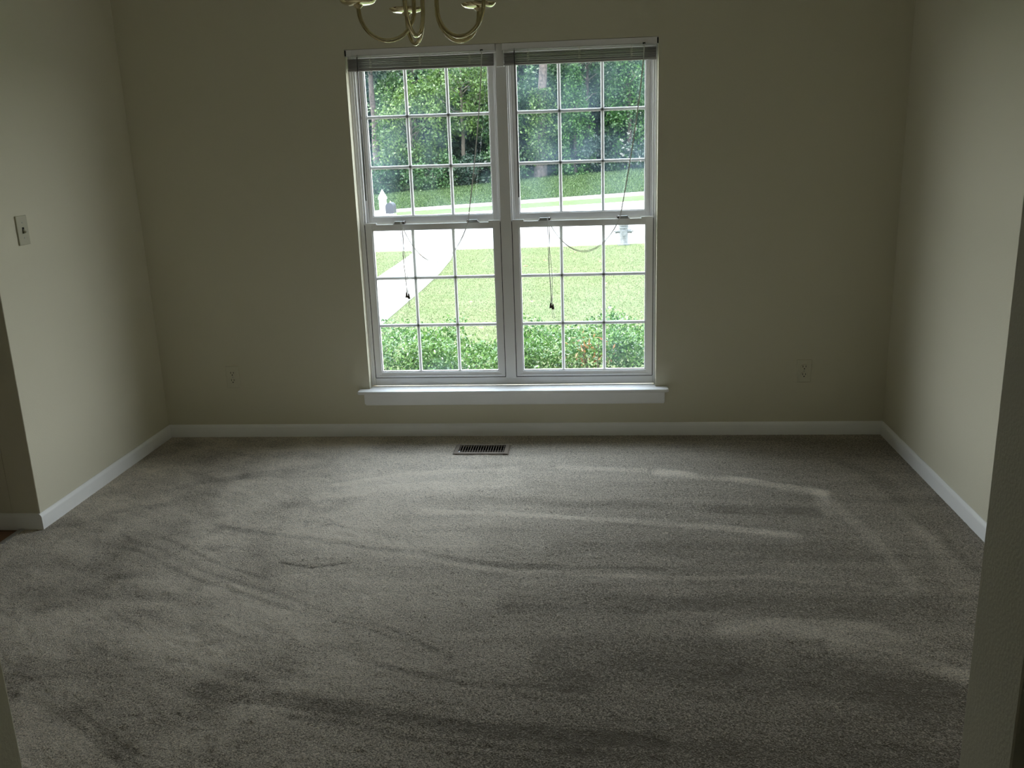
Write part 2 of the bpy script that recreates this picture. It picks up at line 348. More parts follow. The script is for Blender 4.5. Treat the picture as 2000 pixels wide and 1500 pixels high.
keep = ~((cx > VX0) & (cx < VX1) & (cyy > VY0) & (cyy < VY1))
q0 = (ii * nx + jj)[keep]
FQ = np.stack([q0, q0 + nx, q0 + nx + 1, q0 + 1], -1)
def np_mesh(name, V, FQ, m, attr=None, aname='nap', k=4):
    me = bpy.data.meshes.new(name)
    me.vertices.add(len(V)); me.vertices.foreach_set('co', V.astype(np.float32).ravel())
    me.loops.add(FQ.size); me.loops.foreach_set('vertex_index', FQ.astype(np.int32).ravel())
    me.polygons.add(len(FQ)); me.polygons.foreach_set('loop_start', (np.arange(len(FQ)) * k).astype(np.int32))
    me.update(calc_edges=True)
    if attr is not None:
        a = me.attributes.new(aname, 'FLOAT', 'POINT'); a.data.foreach_set('value', attr.astype(np.float32).ravel())
    me.materials.append(m)
    o = bpy.data.objects.new(name, me); COL.objects.link(o)
    return o
mc = bpy.data.materials.new('taupe_cut_pile'); mc.use_nodes = True; n = mc.node_tree; b = n.nodes['Principled BSDF']
b.inputs['Roughness'].default_value = 0.85; b.inputs['Specular IOR Level'].default_value = .25
b.inputs['Sheen Weight'].default_value = .6; b.inputs['Sheen Roughness'].default_value = .35; b.inputs['Sheen Tint'].default_value = (1, .95, .88, 1)
t = n.nodes.new('ShaderNodeTexCoord'); at = n.nodes.new('ShaderNodeAttribute'); at.attribute_name = 'nap'
na = n.nodes.new('ShaderNodeTexNoise'); na.inputs['Scale'].default_value = 230; na.inputs['Detail'].default_value = 2.5; na.inputs['Roughness'].default_value = .7
nb = n.nodes.new('ShaderNodeTexNoise'); nb.inputs['Scale'].default_value = 110; nb.inputs['Detail'].default_value = 3
n.links.new(t.outputs['Object'], na.inputs['Vector']); n.links.new(t.outputs['Object'], nb.inputs['Vector'])
def mth(op, a, b_, c=None):
    q = n.nodes.new('ShaderNodeMath'); q.operation = op
    for i, v in enumerate((a, b_, c)):
        if v is None: continue
        if isinstance(v, (int, float)): q.inputs[i].default_value = v
        else: n.links.new(v, q.inputs[i])
    return q.outputs[0]
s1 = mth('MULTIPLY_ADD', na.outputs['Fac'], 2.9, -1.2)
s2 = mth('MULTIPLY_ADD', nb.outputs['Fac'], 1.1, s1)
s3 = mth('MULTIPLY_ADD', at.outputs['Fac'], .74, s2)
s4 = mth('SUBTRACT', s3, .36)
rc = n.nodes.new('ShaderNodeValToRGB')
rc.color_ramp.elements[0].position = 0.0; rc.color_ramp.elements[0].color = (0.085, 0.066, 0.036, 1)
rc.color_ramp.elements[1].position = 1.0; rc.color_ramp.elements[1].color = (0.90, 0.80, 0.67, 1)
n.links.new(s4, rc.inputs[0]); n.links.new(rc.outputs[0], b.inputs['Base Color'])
bp = n.nodes.new('ShaderNodeBump'); bp.inputs['Strength'].default_value = 1.0; bp.inputs['Distance'].default_value = .004
n.links.new(s2, bp.inputs['Height']); n.links.new(bp.outputs[0], b.inputs['Normal'])
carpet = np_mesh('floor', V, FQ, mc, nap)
carpet.data.shade_smooth()
struct(carpet, 'taupe cut pile carpet with vacuum marks', 'carpet')

# wood floor of the entrance area
mw = bpy.data.materials.new('dark_wood_boards'); mw.use_nodes = True; n = mw.node_tree; b = n.nodes['Principled BSDF']
t = n.nodes.new('ShaderNodeTexCoord'); mp = n.nodes.new('ShaderNodeMapping'); mp.inputs['Scale'].default_value = (1, 1, 1)
br = n.nodes.new('ShaderNodeTexBrick'); br.inputs['Scale'].default_value = 1.0; br.inputs['Brick Width'].default_value = 1.1
br.inputs['Row Height'].default_value = .085; br.inputs['Mortar Size'].default_value = .0015
br.inputs['Color1'].default_value = (0.16, 0.065, 0.028, 1); br.inputs['Color2'].default_value = (0.22, 0.095, 0.042, 1); br.inputs['Mortar'].default_value = (.03, .012, .006, 1)
n.links.new(t.outputs['Object'], br.inputs['Vector']); n.links.new(br.outputs['Color'], b.inputs['Base Color']); b.inputs['Roughness'].default_value = .3
struct(MB().box(XO, -2.335, YB, YE, -.02, -.006).build('floor_foyer', mw), 'reddish brown wood floor at the left edge', 'floor')
struct(MB().prism([(-2.35, -.006), (-2.345, .002), (-2.332, .003), (-2.322, .001), (-2.322, -.01), (-2.35, -.01)], 'y', YE, YB).build('trim_threshold', M_STEEL),
       'thin metal strip where the carpet meets the wood floor', 'trim')

# ---- baseboards
BH = .0665
prof = [(0, -.004), (-.012, -.004), (-.012, BH - .016), (-.0105, BH - .009), (-.006, BH - .003), (-.003, BH), (0, BH)]
b1 = MB().prism([(p, q) for p, q in prof], 'x', XL, XR)
struct(b1.build('baseboard_back', M_TRIM, smooth=30), 'white baseboard under the window', 'baseboard')
b2 = MB().prism([(XR + p, q) for p, q in prof], 'y', -.012, YF1)
struct(b2.build('baseboard_right', M_TRIM, smooth=30), 'white baseboard along the right wall', 'baseboard')
b3 = MB().prism([(XL - p, q) for p, q in prof], 'y', -.012, YE - .012)
struct(b3.build('baseboard_left', M_TRIM, smooth=30), 'white baseboard along the left wall', 'baseboard')
b4 = MB().prism([(YE + p, q) for p, q in prof], 'x', XO, XL)
struct(b4.build('baseboard_foyer', M_TRIM, smooth=30), 'shaded baseboard round the corner at the left edge', 'baseboard')

# ================================================================== WINDOW
win = bpy.data.objects.new('window_1', None); COL.objects.link(win); win.location = (-.42, .06, .256)
struct(win, 'white twin double hung window with grids between the glass', 'window')
def wpart(mb, name, mt, parent=win, bevel=.0015, **k):
    loc = Vector((-.42, .06, .256))
    mb.v = [tuple(Vector(v) - loc) for v in mb.v]
    return mb.build(name, mt, parent, bevel=bevel, **k)
YW = .055
units = [(-1.128, -.451), (-.394, .293)]
# frame: head, sill, jambs
f = MB()
f.box(WX0, -1.130, YW, .14, .256, WZ1); f.box(.295, WX1, YW, .14, .256, WZ1)
f.box(-1.130, .295, YW, .14, 1.866, WZ1); f.box(-1.130, .295, YW, .14, .256, .296)
f.box(WX0, -1.141, YW - .006, YW + .002, .256, WZ1); f.box(.300, WX1, YW - .006, YW + .002, .256, WZ1)
wpart(f, 'window_frame', M_VINYL)
f = MB().box(-.449, -.396, YW - .002, .14, .29, 1.866)
f.box(-.440, -.404, .02, YW, 1.80, WZ1)
wpart(f, 'mullion', M_VINYL)
for (a, c) in units:
    # inner jamb track visible beside the upper sash
    j = MB().box(a - .001, a + .016, YW + .030, .138, 1.07, 1.866).box(c - .016, c + .001, YW + .030, .138, 1.07, 1.866)
    j.box(a - .001, a + .006, YW + .008, YW + .03, 1.09, 1.866).box(c - .006, c + .001, YW + .008, YW + .03, 1.09, 1.866)
    wpart(j, 'jamb_track', M_VINYL)
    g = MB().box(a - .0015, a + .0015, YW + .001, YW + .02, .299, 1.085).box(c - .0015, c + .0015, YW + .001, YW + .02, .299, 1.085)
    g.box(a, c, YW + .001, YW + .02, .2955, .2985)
    wpart(g, 'weatherstrip', M_GAP_SHADE, bevel=0)  # dark strips stand for the shadow in the gap round the lower sash
def sash(name, a, c, z0, z1, y0, y1, st, brail, trail, glass, lower):
    s = MB(); s.box(a, a + st, y0, y1, z0, z1); s.box(c - st, c, y0, y1, z0, z1)
    s.box(a + st, c - st, y0, y1, z0, z0 + brail); s.box(a + st, c - st, y0, y1, z1 - trail, z1)
    ga, gc, gz0, gz1 = a + st, c - st, z0 + brail, z1 - trail
    # stepped glazing bead
    e = .005; yb0, yb1 = y0 + .007, y1 - .007
    s.box(ga, ga + e, yb0, yb1, gz0, gz1); s.box(gc - e, gc, yb0, yb1, gz0, gz1)
    s.box(ga + e, gc - e, yb0, yb1, gz0, gz0 + e); s.box(ga + e, gc - e, yb0, yb1, gz1 - e, gz1)
    if lower:
        s.box(a, a + .058, y0 - .001, y1 - .004, z1 - .002, z1 + .008); s.box(c - .058, c, y0 - .001, y1 - .004, z1 - .002, z1 + .008)
        s.box(a + .02, c - .02, y0 - .0035, y0 + .001, z0 + .011, z0 + .0135)
    o = wpart(s, name, M_VINYL, bevel=.0012)
    ym = (y0 + y1) / 2
    p = MB().box(ga + .001, gc - .001, ym - .008, ym - .006, gz0 + .001, gz1 - .001).build('pane', glass, None)
    q = MB()
    W = (gc - ga) / 3; HH = (gz1 - gz0) / 3
    for k in (1, 2):
        x = ga + k * W; prf = [(x - .008, ym - .001), (x - .005, ym - .004), (x + .005, ym - .004), (x + .008, ym - .001), (x + .008, ym + .002), (x + .005, ym + .005), (x - .005, ym + .005), (x - .008, ym + .002)]
        q.prism(prf, 'z', gz0 + .002, gz1 - .002)
        z = gz0 + k * HH; prf = [(ym - .001, z - .008), (ym - .004, z - .005), (ym - .004, z + .005), (ym - .001, z + .008), (ym + .002, z + .008), (ym + .005, z + .005), (ym + .005, z - .005), (ym + .002, z - .008)]
        q.prism(prf, 'x', ga + .002, gc - .002)
    qq = q.build('muntin_grid', M_VINYL, None)
    for ch in (p, qq):
        ch.parent = o; ch.matrix_parent_inverse = Matrix.Translation((.42, -.06, -.256))
    return o
for i, (a, c) in enumerate(units):
    sash('upper_sash', a + .016, c - .016, 1.080, 1.868, .092, .120, .0165 + .004, .038, .034, G_UP, False)
    lo = sash('lower_sash', a, c, .2985, 1.083, YW + .001, YW + .031, .034, .0285, .026, G_LOW, True)
    for lx in ((-.9375, -.6045) if i == 0 else (-.217, .1315)):
        s_ = 1 if lx in (-.9375, -.217) else -1
        k = MB(); k.prism([(lx - s_ * .052, 1.083), (lx - s_ * .040, 1.091), (lx - s_ * .006, 1.093), (lx - s_ * .006, 1.083)], 'y', YW + .004, YW + .026)
        k.box(min(lx, lx - s_ * .04), max(lx, lx - s_ * .04), YW + .002, YW + .022, 1.083, 1.097)
        lk = k.build('sash_lock', M_METAL, None, bevel=.001)
        kn = MB().tube([(lx + s_ * .006, YW - .004, 1.090), (lx + s_ * .006, YW + .02, 1.092)], [.006, .009], 10).build('lock_lever', M_TASSEL, None, smooth=40)
        lk.parent = lo; lk.matrix_parent_inverse = Matrix.Translation((.42, -.06, -.256))
        kn.parent = lo; kn.matrix_parent_inverse = Matrix.Translation((.42, -.06, -.256))

# stool and apron
SX0, SX1 = -1.203, .369
st = MB()
outl = [(SX0, -.058), (SX0 + .012, -.064), (SX1 - .014, -.064), (SX1, -.054), (SX1 - .004, 0), (WX1, 0), (WX1, .055), (WX0, .055), (WX0, 0), (SX0, 0)]
st.prism(outl, 'z', .239, .2552)
struct(st.build('trim_1', M_TRIM, bevel=.004, smooth=50), 'white window stool, the ledge under the window', 'window sill')
ap = MB().box(-1.180, .352, -.015, 0, .175, .2385).box(-1.186, .357, -.020, 0, .228, .2385).box(-1.176, .349, -.010, 0, .168, .176)
struct(ap.build('trim_2', M_TRIM, bevel=.0015), 'white apron board beneath the window stool', 'apron trim')

# ================================================================== BLINDS
def blind(x0, x1, label, lock, tass_x, tz, cordx, wand, drop, wandz):
    """lock = (outer lock x, inner lock x); cords run from the headrail to the outer lock, swag to the inner, and hang"""
    r = thing('mini_blind', label, 'blind', ((x0 + x1) / 2, .0, 1.90), 'raised mini blinds at the top of the window')
    L = Vector(r.location)
    def P(mb, name, mt, par=r, **k):
        mb.v = [tuple(Vector(v) - L) for v in mb.v]; return mb.build(name, mt, par, **k)
    h = MB(); ya, yb = .004, .030
    h.box(x0 + .006, x1 - .006, ya, ya + .0012, 1.872, 1.899); h.box(x0 + .006, x1 - .006, yb - .0012, yb, 1.872, 1.899)
    h.box(x0 + .006, x1 - .006, ya, yb, 1.872, 1.8735)
    h.box(x0 + .030, x1 - .030, ya - .0015, ya + .001, 1.897, 1.8995)
    P(h, 'headrail', M_HEAD)
    for xx, s_ in ((x0, 1), (x1, -1)):
        e = MB().box(min(xx, xx + s_ * .030), max(xx, xx + s_ * .030), .0015, .0035, 1.870, 1.900)
        e.box(min(xx, xx + s_ * .002), max(xx, xx + s_ * .002), .0015, .032, 1.870, 1.900)
        P(e, 'bracket', M_HEAD, bevel=.0006)
    outer = x0 if x0 < -1 else x1
    if True:
        s_ = 1 if outer == x0 else -1
        P(MB().box(min(outer, outer + s_ * .006), max(outer, outer + s_ * .006), -.0005, .0014, 1.872, 1.897), 'end_cap', M_SLOT)
    s = MB(); N = 13; zb, zt = 1.8145, 1.8575
    for k in range(N):
        z = zb + (zt - zb) * k / (N - 1) + random.uniform(-.0006, .0006); off = random.uniform(-.002, .002)
        pts = [(.003 + off + .0255 * t_, z + .0022 * (1 - (2 * t_ - 1) ** 2)) for t_ in (0, .25, .5, .75, 1)]
        poly = pts + [(p, q - .0012) for p, q in pts[::-1]]
        s.prism(poly, 'x', x0 + .009, x1 - .009)
    P(s, 'slat_stack', M_BLIND)
    P(MB().box(x0 + .008, x1 - .008, .003, .029, 1.803, 1.8125), 'bottom_rail', M_BLIND, bevel=.003)
    wd = x1 - x0
    for fx in (.17, .5, .83):
        x = x0 + wd * fx
        tp = MB()
        tp.tube([(x, .002, 1.873), (x, .001, 1.858), (x - .001, .000, 1.84), (x + .002, .0005, 1.815)], .0008, 6)
        for k in range(7):
            z = 1.816 + k * .0062; sg = random.uniform(-.004, .004)
            tp.tube([(x - .006, .0015, z), (x + sg, -.0022, z + .003), (x + .006, .0015, z + .005)], 0.0015, 5)
        P(tp, 'ladder_cord', M_TAPE)
        P(MB().lathe([(.003, 1.8035), (.0035, 1.801), (.002, 1.7995)], (x, .015, 0), 10), 'cord_plug', M_HEAD)
    P(MB().box(cordx - .006, cordx + .006, -.001, .004, 1.8705, 1.8775), 'cord_lock', M_SLOT)
    wx0, wx1 = wand
    wz = wandz
    P(MB().tube([(wx0, -.004, 1.876), (wx0 + .0005, -.006, 1.866)], .0022, 8), 'wand_hook', M_METAL)
    P(MB().tube([(wx0, -.006, 1.866), (wx0 * .5 + wx1 * .5, -.006, (1.866 + wz) / 2), (wx1, -.006, wz)], [.0026, .0028, .0035], 6), 'tilt_wand', M_WAND)
    lo_, li_ = lock
    for e in range(2):
        d = .004 * e
        c = []
        for k in range(13):
            t_ = k / 12; c.append((cordx + (lo_ - cordx) * t_ ** 1.35 + d * .6, -.004 + .006 * math.sin(t_ * 3.1) * -1 + .02 * t_, 1.872 + (1.098 - 1.872) * t_))
        for k in range(1, 25):
            t_ = k / 24; x = lo_ + (li_ - lo_) * t_
            c.append((x + d * .5, .016 - .010 * math.sin(t_ * math.pi), 1.098 - (drop + d * 1.3) * (1 - (2 * t_ - 1) ** 2) ** (.85)))
        xt = tass_x + (0.011 * e - .004)
        for k in range(1, 11):
            t_ = k / 10; c.append((li_ + .006 + (xt - li_ - .006) * t_ + .003 * math.sin(t_ * 9 + e * 2), .012 + .0 * t_, 1.098 + (tz + .014 - .006 * e - 1.098) * t_))
        P(MB().tube(c, .0014, 5), 'lift_cord', M_CORD)
        P(MB().lathe([(.0022, tz + .014 - .006 * e), (.0035, tz + .009 - .006 * e), (.0072, tz - .010 - .006 * e), (.0068, tz - .013 - .006 * e)], (xt, .012, 0), 12), 'tassel', M_TASSEL, smooth=50)
    # spare loop of cord hanging past the tassels
    c = []
    for k in range(31):
        t_ = k / 30; a = t_ * math.pi * 2
        c.append((li_ - .001 + .014 * (1 - math.cos(a)) * (.6 if t_ < .5 else 1) + .002 * math.sin(7 * t_), .013, 1.097 - (1.097 - tz + .065) * math.sin(a / 2) ** .75))
    P(MB().tube(c, .0011, 5), 'lift_cord', M_CORD)
    return r
blind(-1.149, -.441, 'raised white mini blind over the left half of the window', (-.6045, -.9375), -.926, .737, -.504, (-1.090, -1.096), .196, 1.206)
blind(-.411, .306, 'raised white mini blind over the right half of the window', (.1315, -.217), -.206, .672, .241, (-.352, -.350), .160, 1.203)

# ================================================================== OUTLETS, SWITCH, VENT
def outlet(x, z, label):
    r = thing('wall_outlet', label, 'outlet', (x, 0, z), 'duplex outlets on the window wall')
    MB().box(-.035, .035, -.0055, 0, -.0575, .0575).build('cover_plate', M_PLATE, r, bevel=.003)
    for dz in (.0195, -.0195):
        f = MB().lathe([(.0165, 0), (.0165, .002)], (0, 0, 0), 24)
        f.v = [(v[0], -.0055 - v[2], dz + max(-.0135, min(.0135, v[1]))) for v in f.v]
        fo = f.build('socket', M_PLATE, r)
        s = MB().box(-.0082, -.0056, -.0080, -.0070, dz - .001, dz + .009).box(.0056, .0082, -.0080, -.0070, dz - .0002, dz + .0082)
        g = MB().lathe([(.0031, 0), (.0031, .001)], (0, 0, 0), 12); g.v = [(v[0], -.0070 - v[2], dz - .0075 + v[1]) for v in g.v]
        bI = len(s.v); s.v += g.v; s.f += [tuple(bI + i for i in q) for q in g.f]
        s.build('slots', M_SLOT, fo)
    g = MB().lathe([(.003, 0), (.0022, .0012)], (0, 0, 0), 12); g.v = [(v[0], -.0055 - v[2], v[1]) for v in g.v]
    g.build('screw', M_METAL, r)
    return r
outlet(1.028, .327, 'ivory duplex outlet right of the window, low on the wall')
outlet(-1.871, .326, 'ivory duplex outlet left of the window, low on the wall')

sw = thing('light_switch', 'tan toggle light switch plate on the left wall', 'switch', (XL, -.972, 1.188))
MB().box(0, .006, -.035, .035, -.057, .057).build('cover_plate', M_SWITCH, sw, bevel=.002)
MB().box(.0055, .0075, -.0055, .0055, -.012, .012).build('toggle_slot', M_SLOT, sw)
MB().prism([(.006, -.008), (.006, .004), (.019, -.006), (.018, -.012)], 'y', -.004, .004).build('toggle', M_SWITCH, sw, bevel=.0008)
for dz in (.030, -.030):
    g = MB().lathe([(.003, 0), (.0022, .0012)], (0, 0, 0), 12); g.v = [(.006 + v[2], v[0], dz + v[1]) for v in g.v]; g.build('screw', M_METAL, sw)

vt = thing('floor_vent', 'brown metal floor register set in the carpet under the window', 'floor vent', (-.5525, -.230, .002))
fr = MB()
A, B, a_, b_ = .137, .0695, .113, .050
fr.prism([(-A, 0), (-A + .006, .005), (-a_, .006), (-a_, 0)], 'y', -B, B)
fr.prism([(A, 0), (A - .006, .005), (a_, .006), (a_, 0)], 'y', -B, B)
fr.prism([(-B, 0), (-B + .006, .005), (-b_, .006), (-b_, 0)], 'x', -a_, a_)
fr.prism([(B, 0), (B - .006, .005), (b_, .006), (b_, 0)], 'x', -a_, a_)
fr.build('frame', M_VENT, vt, bevel=.0008)
for k in range(18):
    x = -a_ + (k + .5) * 2 * a_ / 18
    MB().box(x - .0013, x + .0013, -b_, b_, .0025, .0052).build('fin', M_VENT, vt)
MB().box(-a_, a_, -.002, .002, -.009, -.005).build('cross_bar', M_VENT, vt)
MB().lathe([(.006, 0), (.006, .004), (.003, .005)], (-a_ + .006, -b_ + .012, .001), 12).build('damper_lever', M_METAL, vt)
MB().box(-a_, a_, -b_, b_, -.0195, -.017).build('damper', M_SLOT, vt)  # black plate, the shade between the fins put into its colour

# ================================================================== CHANDELIER
CH = (-.452, -1.75)
ch = thing('chandelier', 'brass chandelier with curved arms hanging above the room', 'chandelier', (CH[0], CH[1], 1.75), rot=math.radians(10.4))
prof = [(.004, .115), (.012, .12), (.018, .135), (.010, .155), (.022, .175), (.036, .20), (.038, .225), (.026, .25), (.012, .27), (.016, .285), (.024, .30), (.012, .32), (.008, .35), (.006, .38)]
MB().lathe(prof).build('centre_column', M_BRASS, ch, smooth=40)
lk = MB(); z = .38
k = 0
while z < .655:
    pts = []
    for i in range(13):
        a = 2 * math.pi * i / 12; u, v = .009 * math.cos(a), .016 * math.sin(a)
        pts.append((u if k % 2 else 0, 0 if k % 2 else u, z + .016 + v))
    lk.tube(pts, .002, 6, caps=False); z += .026; k += 1
lk.build('chain', M_BRASS, ch, smooth=50)
MB().lathe([(.006, .645), (.02, .655), (.055, .672), (.062, .688), (.062, .690)]).build('ceiling_canopy', M_BRASS, ch, smooth=40)
R0, R1 = .034, .187
for i in range(5):
    a = math.radians(180 + 72 * i); ca, sa = math.cos(a), math.sin(a)
    pts = [(.016, .24), (.028, .262), (.036, .25), (R0, .20), (R0, .13)]
    for k in range(1, 16):
        t_ = math.pi * k / 16
        pts.append(((R0 + R1) / 2 - (R1 - R0) / 2 * math.cos(t_), .083 - .083 * math.sin(t_)))
    pts.append((R1, .083)); pts.append((R1, .092))
    MB().tube([(r * ca, r * sa, z) for r, z in pts], .0058, 12).build('arm', M_BRASS, ch, smooth=60)
    c = (R1 * ca, R1 * sa, 0)
    cup = [(.006, .084), (.010, .088), (.014, .0925), (.028, .0935), (.039, .0955), (.045, .0985), (.0495, .104), (.0505, .1055), (.0485, .106), (.043, .101), (.030, .0965), (.012, .0955)]
    cp_ = MB().lathe(cup, c).build('drip_cup', M_BRASS, ch, smooth=40)
    sl = MB().lathe([(.0125, .096), (.0125, .190), (.009, .191)], c, 20).build('candle_sleeve', M_SLEEVE, ch, smooth=40)
    MB().lathe([(.007, .190), (.009, .196), (.016, .215), (.0175, .228), (.013, .25), (.006, .272), (.0015, .285)], c, 18).build('bulb', M_BULB, sl, smooth=50)

# ================================================================== OUTDOORS
GY = [-14, 0.1, 18, 28, 30, 31.2, 42, 60, 110]
GZ = [-.35, -.35, -1.12, -.87, -.82, -.77, -.37, .6, 2.0]
GS = [0, 0, .006, .038, .040, .042, .062, .07, .07]
def ground(x, y):
    z0 = np.interp(y, GY, GZ); s = np.interp(y, GY, GS)
    return z0 + s * np.clip(x, -14, 10)
def gridded(name, xs, yfun0, yfun1, m, dz=0.0, ny=24):
    X = np.array(xs); t_ = np.linspace(0, 1, ny)
    A_ = np.array([[(x, yfun0(x) * (1 - k) + yfun1(x) * k) for x in X] for k in t_])
    Z = ground(A_[..., 0], A_[..., 1]) + dz
    V_ = np.concatenate([A_, Z[..., None]], -1).reshape(-1, 3); nx_ = len(X)
    i_, j_ = np.meshgrid(np.arange(ny - 1), np.arange(nx_ - 1), indexing='ij'); q = (i_ * nx_ + j_).ravel()
    return np_mesh(name, V_, np.stack([q, q + 1, q + nx_ + 1, q + nx_], -1), m)
curb = lambda x: 18 + .15 * math.sin(x * .5)
XS = np.arange(-60, 61, 1.0)
struct(gridded('ground_front_lawn', XS, lambda x: .16, curb, M_LAWN, ny=50), 'pale sunlit front lawn', 'lawn')
struct(gridded('ground_side_yard', XS, lambda x: -14, lambda x: .16, M_LAWN, dz=-.001, ny=6), 'lawn around the house', 'lawn')
struct(gridded('road', XS, curb, lambda x: 28, M_ROAD, ny=14), 'pale street crossing beyond the front lawn', 'road')
struct(gridded('ground_verge', XS, lambda x: 28, lambda x: 30, M_VERGE, .03, ny=4), 'grass verge strip between street and far sidewalk', 'grass verge')
struct(gridded('sidewalk', XS, lambda x: 30, lambda x: 31.2, M_CONC, .03, ny=4), 'thin pale sidewalk beyond the street', 'sidewalk')
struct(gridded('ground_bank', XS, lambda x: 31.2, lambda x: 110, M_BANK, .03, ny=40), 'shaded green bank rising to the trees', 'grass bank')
# walkway
WL = [(-2.35, 1.6, -3.45), (-2.40, 4.5, -3.5), (-2.53, 6.5, -3.55), (-2.66, 9.5, -3.66), (-2.80, 12, -3.85), (-3.05, 15, -4.08), (-3.30, 17.0, -4.26), (-3.35, 18.15, -4.6)]
V_ = []; 
for xr, y, xl in WL:
    for x in (xr, xl): V_.append((x, y, float(ground(x, y)) + .03))
nW = len(V_)
V_ += [(x, y, z - .12) for x, y, z in V_]
Fq = []
for k in range(len(WL) - 1):
    a = 2 * k; Fq += [(a, a + 1, a + 3, a + 2), (a, a + 2, a + 2 + nW, a + nW), (a + 1, a + 1 + nW, a + 3 + nW, a + 3)]
mbw = MB(); mbw.v = V_; mbw.f = Fq
struct(mbw.build('walkway', M_CONC), 'pale concrete walk crossing the lawn to the street', 'walkway')
struct(MB().box(-30, 30, .15, 2.0, -.45, -.335).build('ground_bed', M_SOIL), 'brown mulch bed below the window', 'mulch bed')

# leaves
def leafcloud(name, centers, size, m, parent=None, seed=1, elong=1.8, tone=None, updir=0.0):
    r = np.random.default_rng(seed); N = len(centers)
    d = r.standard_normal((N, 3)); d[:, 2] *= (1 - updir * .5); d[:, 2] += updir; d /= np.linalg.norm(d, axis=1)[:, None]
    e = r.standard_normal((N, 3)); e -= (e * d).sum(1)[:, None] * d; e /= np.linalg.norm(e, axis=1)[:, None]
    s = size * r.uniform(.6, 1.3, N)[:, None]
    nrm = np.cross(d, e)
    V_ = np.stack([centers, centers + d * s * .5 + e * s / elong * .5 + nrm * s * .08, centers + d * s, centers + d * s * .5 - e * s / elong * .5 + nrm * s * .08], 1).reshape(-1, 3)
    F_ = np.arange(N * 4).reshape(-1, 4)
    tn = np.clip(r.normal(.45, .28, N) if tone is None else tone + r.normal(0, .22, N), 0, 1)
    o = np_mesh(name, V_, F_, m, np.repeat(tn, 4), 'tone')
    if parent: o.parent = parent
    return o
def crown_pts(r, N, K, rx, ry, rz, cz, clump=.28, shell=.55, cone=False):
    u = r.standard_normal((K, 3)); u /= np.linalg.norm(u, axis=1)[:, None]
    rad = shell + (1 - shell) * r.uniform(0, 1, K) ** .6
    c = u * rad[:, None]
    if cone:
        zc = r.uniform(-1, 1, K) ; taper = np.clip((1 - zc) * .5, .04, 1) ** .8
        ang = r.uniform(0, 2 * math.pi, K); rr = taper * r.uniform(.55, 1, K)
        c = np.stack([np.cos(ang) * rr, np.sin(ang) * rr, zc], -1)
    idx = r.integers(0, K, N)
    p = c[idx] + r.standard_normal((N, 3)) * clump * .5
    return p * np.array([rx, ry, rz]) + np.array([0, 0, cz]), idx, K
def branches(r, h, base_z, n, spread, rad):
    mb = MB()
    for k in range(n):
        a = r.uniform(0, 6.28); z0 = base_z + (h - base_z) * r.uniform(.1, .85); L = spread * r.uniform(.5, 1.0)
        p = [(0, 0, z0)]
        for j in range(1, 5):
            q = j / 4; p.append((math.cos(a) * L * q + r.normal(0, .05 * L), math.sin(a) * L * q + r.normal(0, .05 * L), z0 + L * q * .55 + r.normal(0, .04 * L)))
        mb.tube(p, [rad * (1 - .8 * j / 4) for j in range(5)], 5)
    return mb
def tree(name, label, cat, x, y, h, cz, rx, rz, N, K, lsize, lm, seed, trunk_r=.12, bark=None, cone=False, clump=.28, group='trees and bushes on the far bank', ry=None, nb=10, lean=0, shell=.55, tone=None):
    r = np.random.default_rng(seed)
    t_ = thing(name, label, cat, (x, y, float(ground(x, y))), group)
    p, idx, K_ = crown_pts(r, N, K, rx, ry or rx, rz, cz, clump, shell, cone)
    p[:, 2] = np.maximum(p[:, 2], .06)
    tn = r.uniform(.1, .85, K_)[idx] if tone is None else tone + r.normal(0, .12, K_)[idx]
    leafcloud('foliage', p, lsize, lm, t_, seed + 50, tone=tn)
    tr = MB()
    pts = [(lean * (k / 8) * h + r.normal(0, .02 * h * .1), r.normal(0, .005 * h), h * k / 8 - (.15 if k == 0 else 0)) for k in range(9)]
    tr.tube(pts, [trunk_r * (1.25 if k == 0 else 1 - .085 * k) for k in range(9)], 14)
    tr.build('trunk', bark or M_BARK, t_, smooth=60)
    if nb:
        branches(r, min(h, cz + rz * .5), max(.3, cz - rz * .6), nb, rx * .9, trunk_r * .3).build('branches', M_TWIG, t_, smooth=60)
    return t_
# front row, left to right (x, y) where they stand on the bank
tree('pine_tree', 'tall dark pine trunk at the far left of the woods', 'tree', -11.2, 43.5, 9.5, 7.6, 1.5, 1.7, 3500, 60, .22, L_DARK, 1, .21, nb=8)
tree('leafy_tree', 'light yellow-green leafy tree behind the mailbox', 'tree', -9.0, 42.0, 4.4, 2.9, 1.75, 2.35, 9000, 90, .17, L_BRIGHT, 2, .10, bark=M_TWIG, nb=12, clump=.22, ry=1.4)
tree('leafy_tree', 'taller light green tree in the middle of the left window', 'tree', -6.6, 43.5, 6.2, 4.4, 2.0, 2.2, 9000, 80, .17, L_BRIGHT, 3, .12, bark=M_TWIG, nb=16, clump=.2, tone=.35)
tree('leafy_tree', 'thin mid green tree left of the window mullion', 'tree', -4.6, 43.2, 4.6, 3.3, 1.2, 1.7, 3500, 50, .18, L_MID, 4, .06, bark=M_TWIG, nb=12, clump=.22)
tree('leafy_tree', 'high crowned green tree above the mailbox tree', 'tree', -9.6, 46.5, 7.0, 5.2, 2.3, 1.9, 7500, 80, .2, L_MID, 5, .14, nb=10, tone=.6)
ivy_t = tree('pine_tree', 'big grey pine trunk wrapped in ivy', 'tree', -2.62, 42.6, 10.5, 8.3, 2.2, 1.6, 5500, 60, .22, L_MID, 6, .30, nb=8, lean=.045)
r = np.random.default_rng(77); N = 5200
zz = r.uniform(.1, 1, N) ** .8 * 4.3; aa = r.uniform(0, 6.28, N)
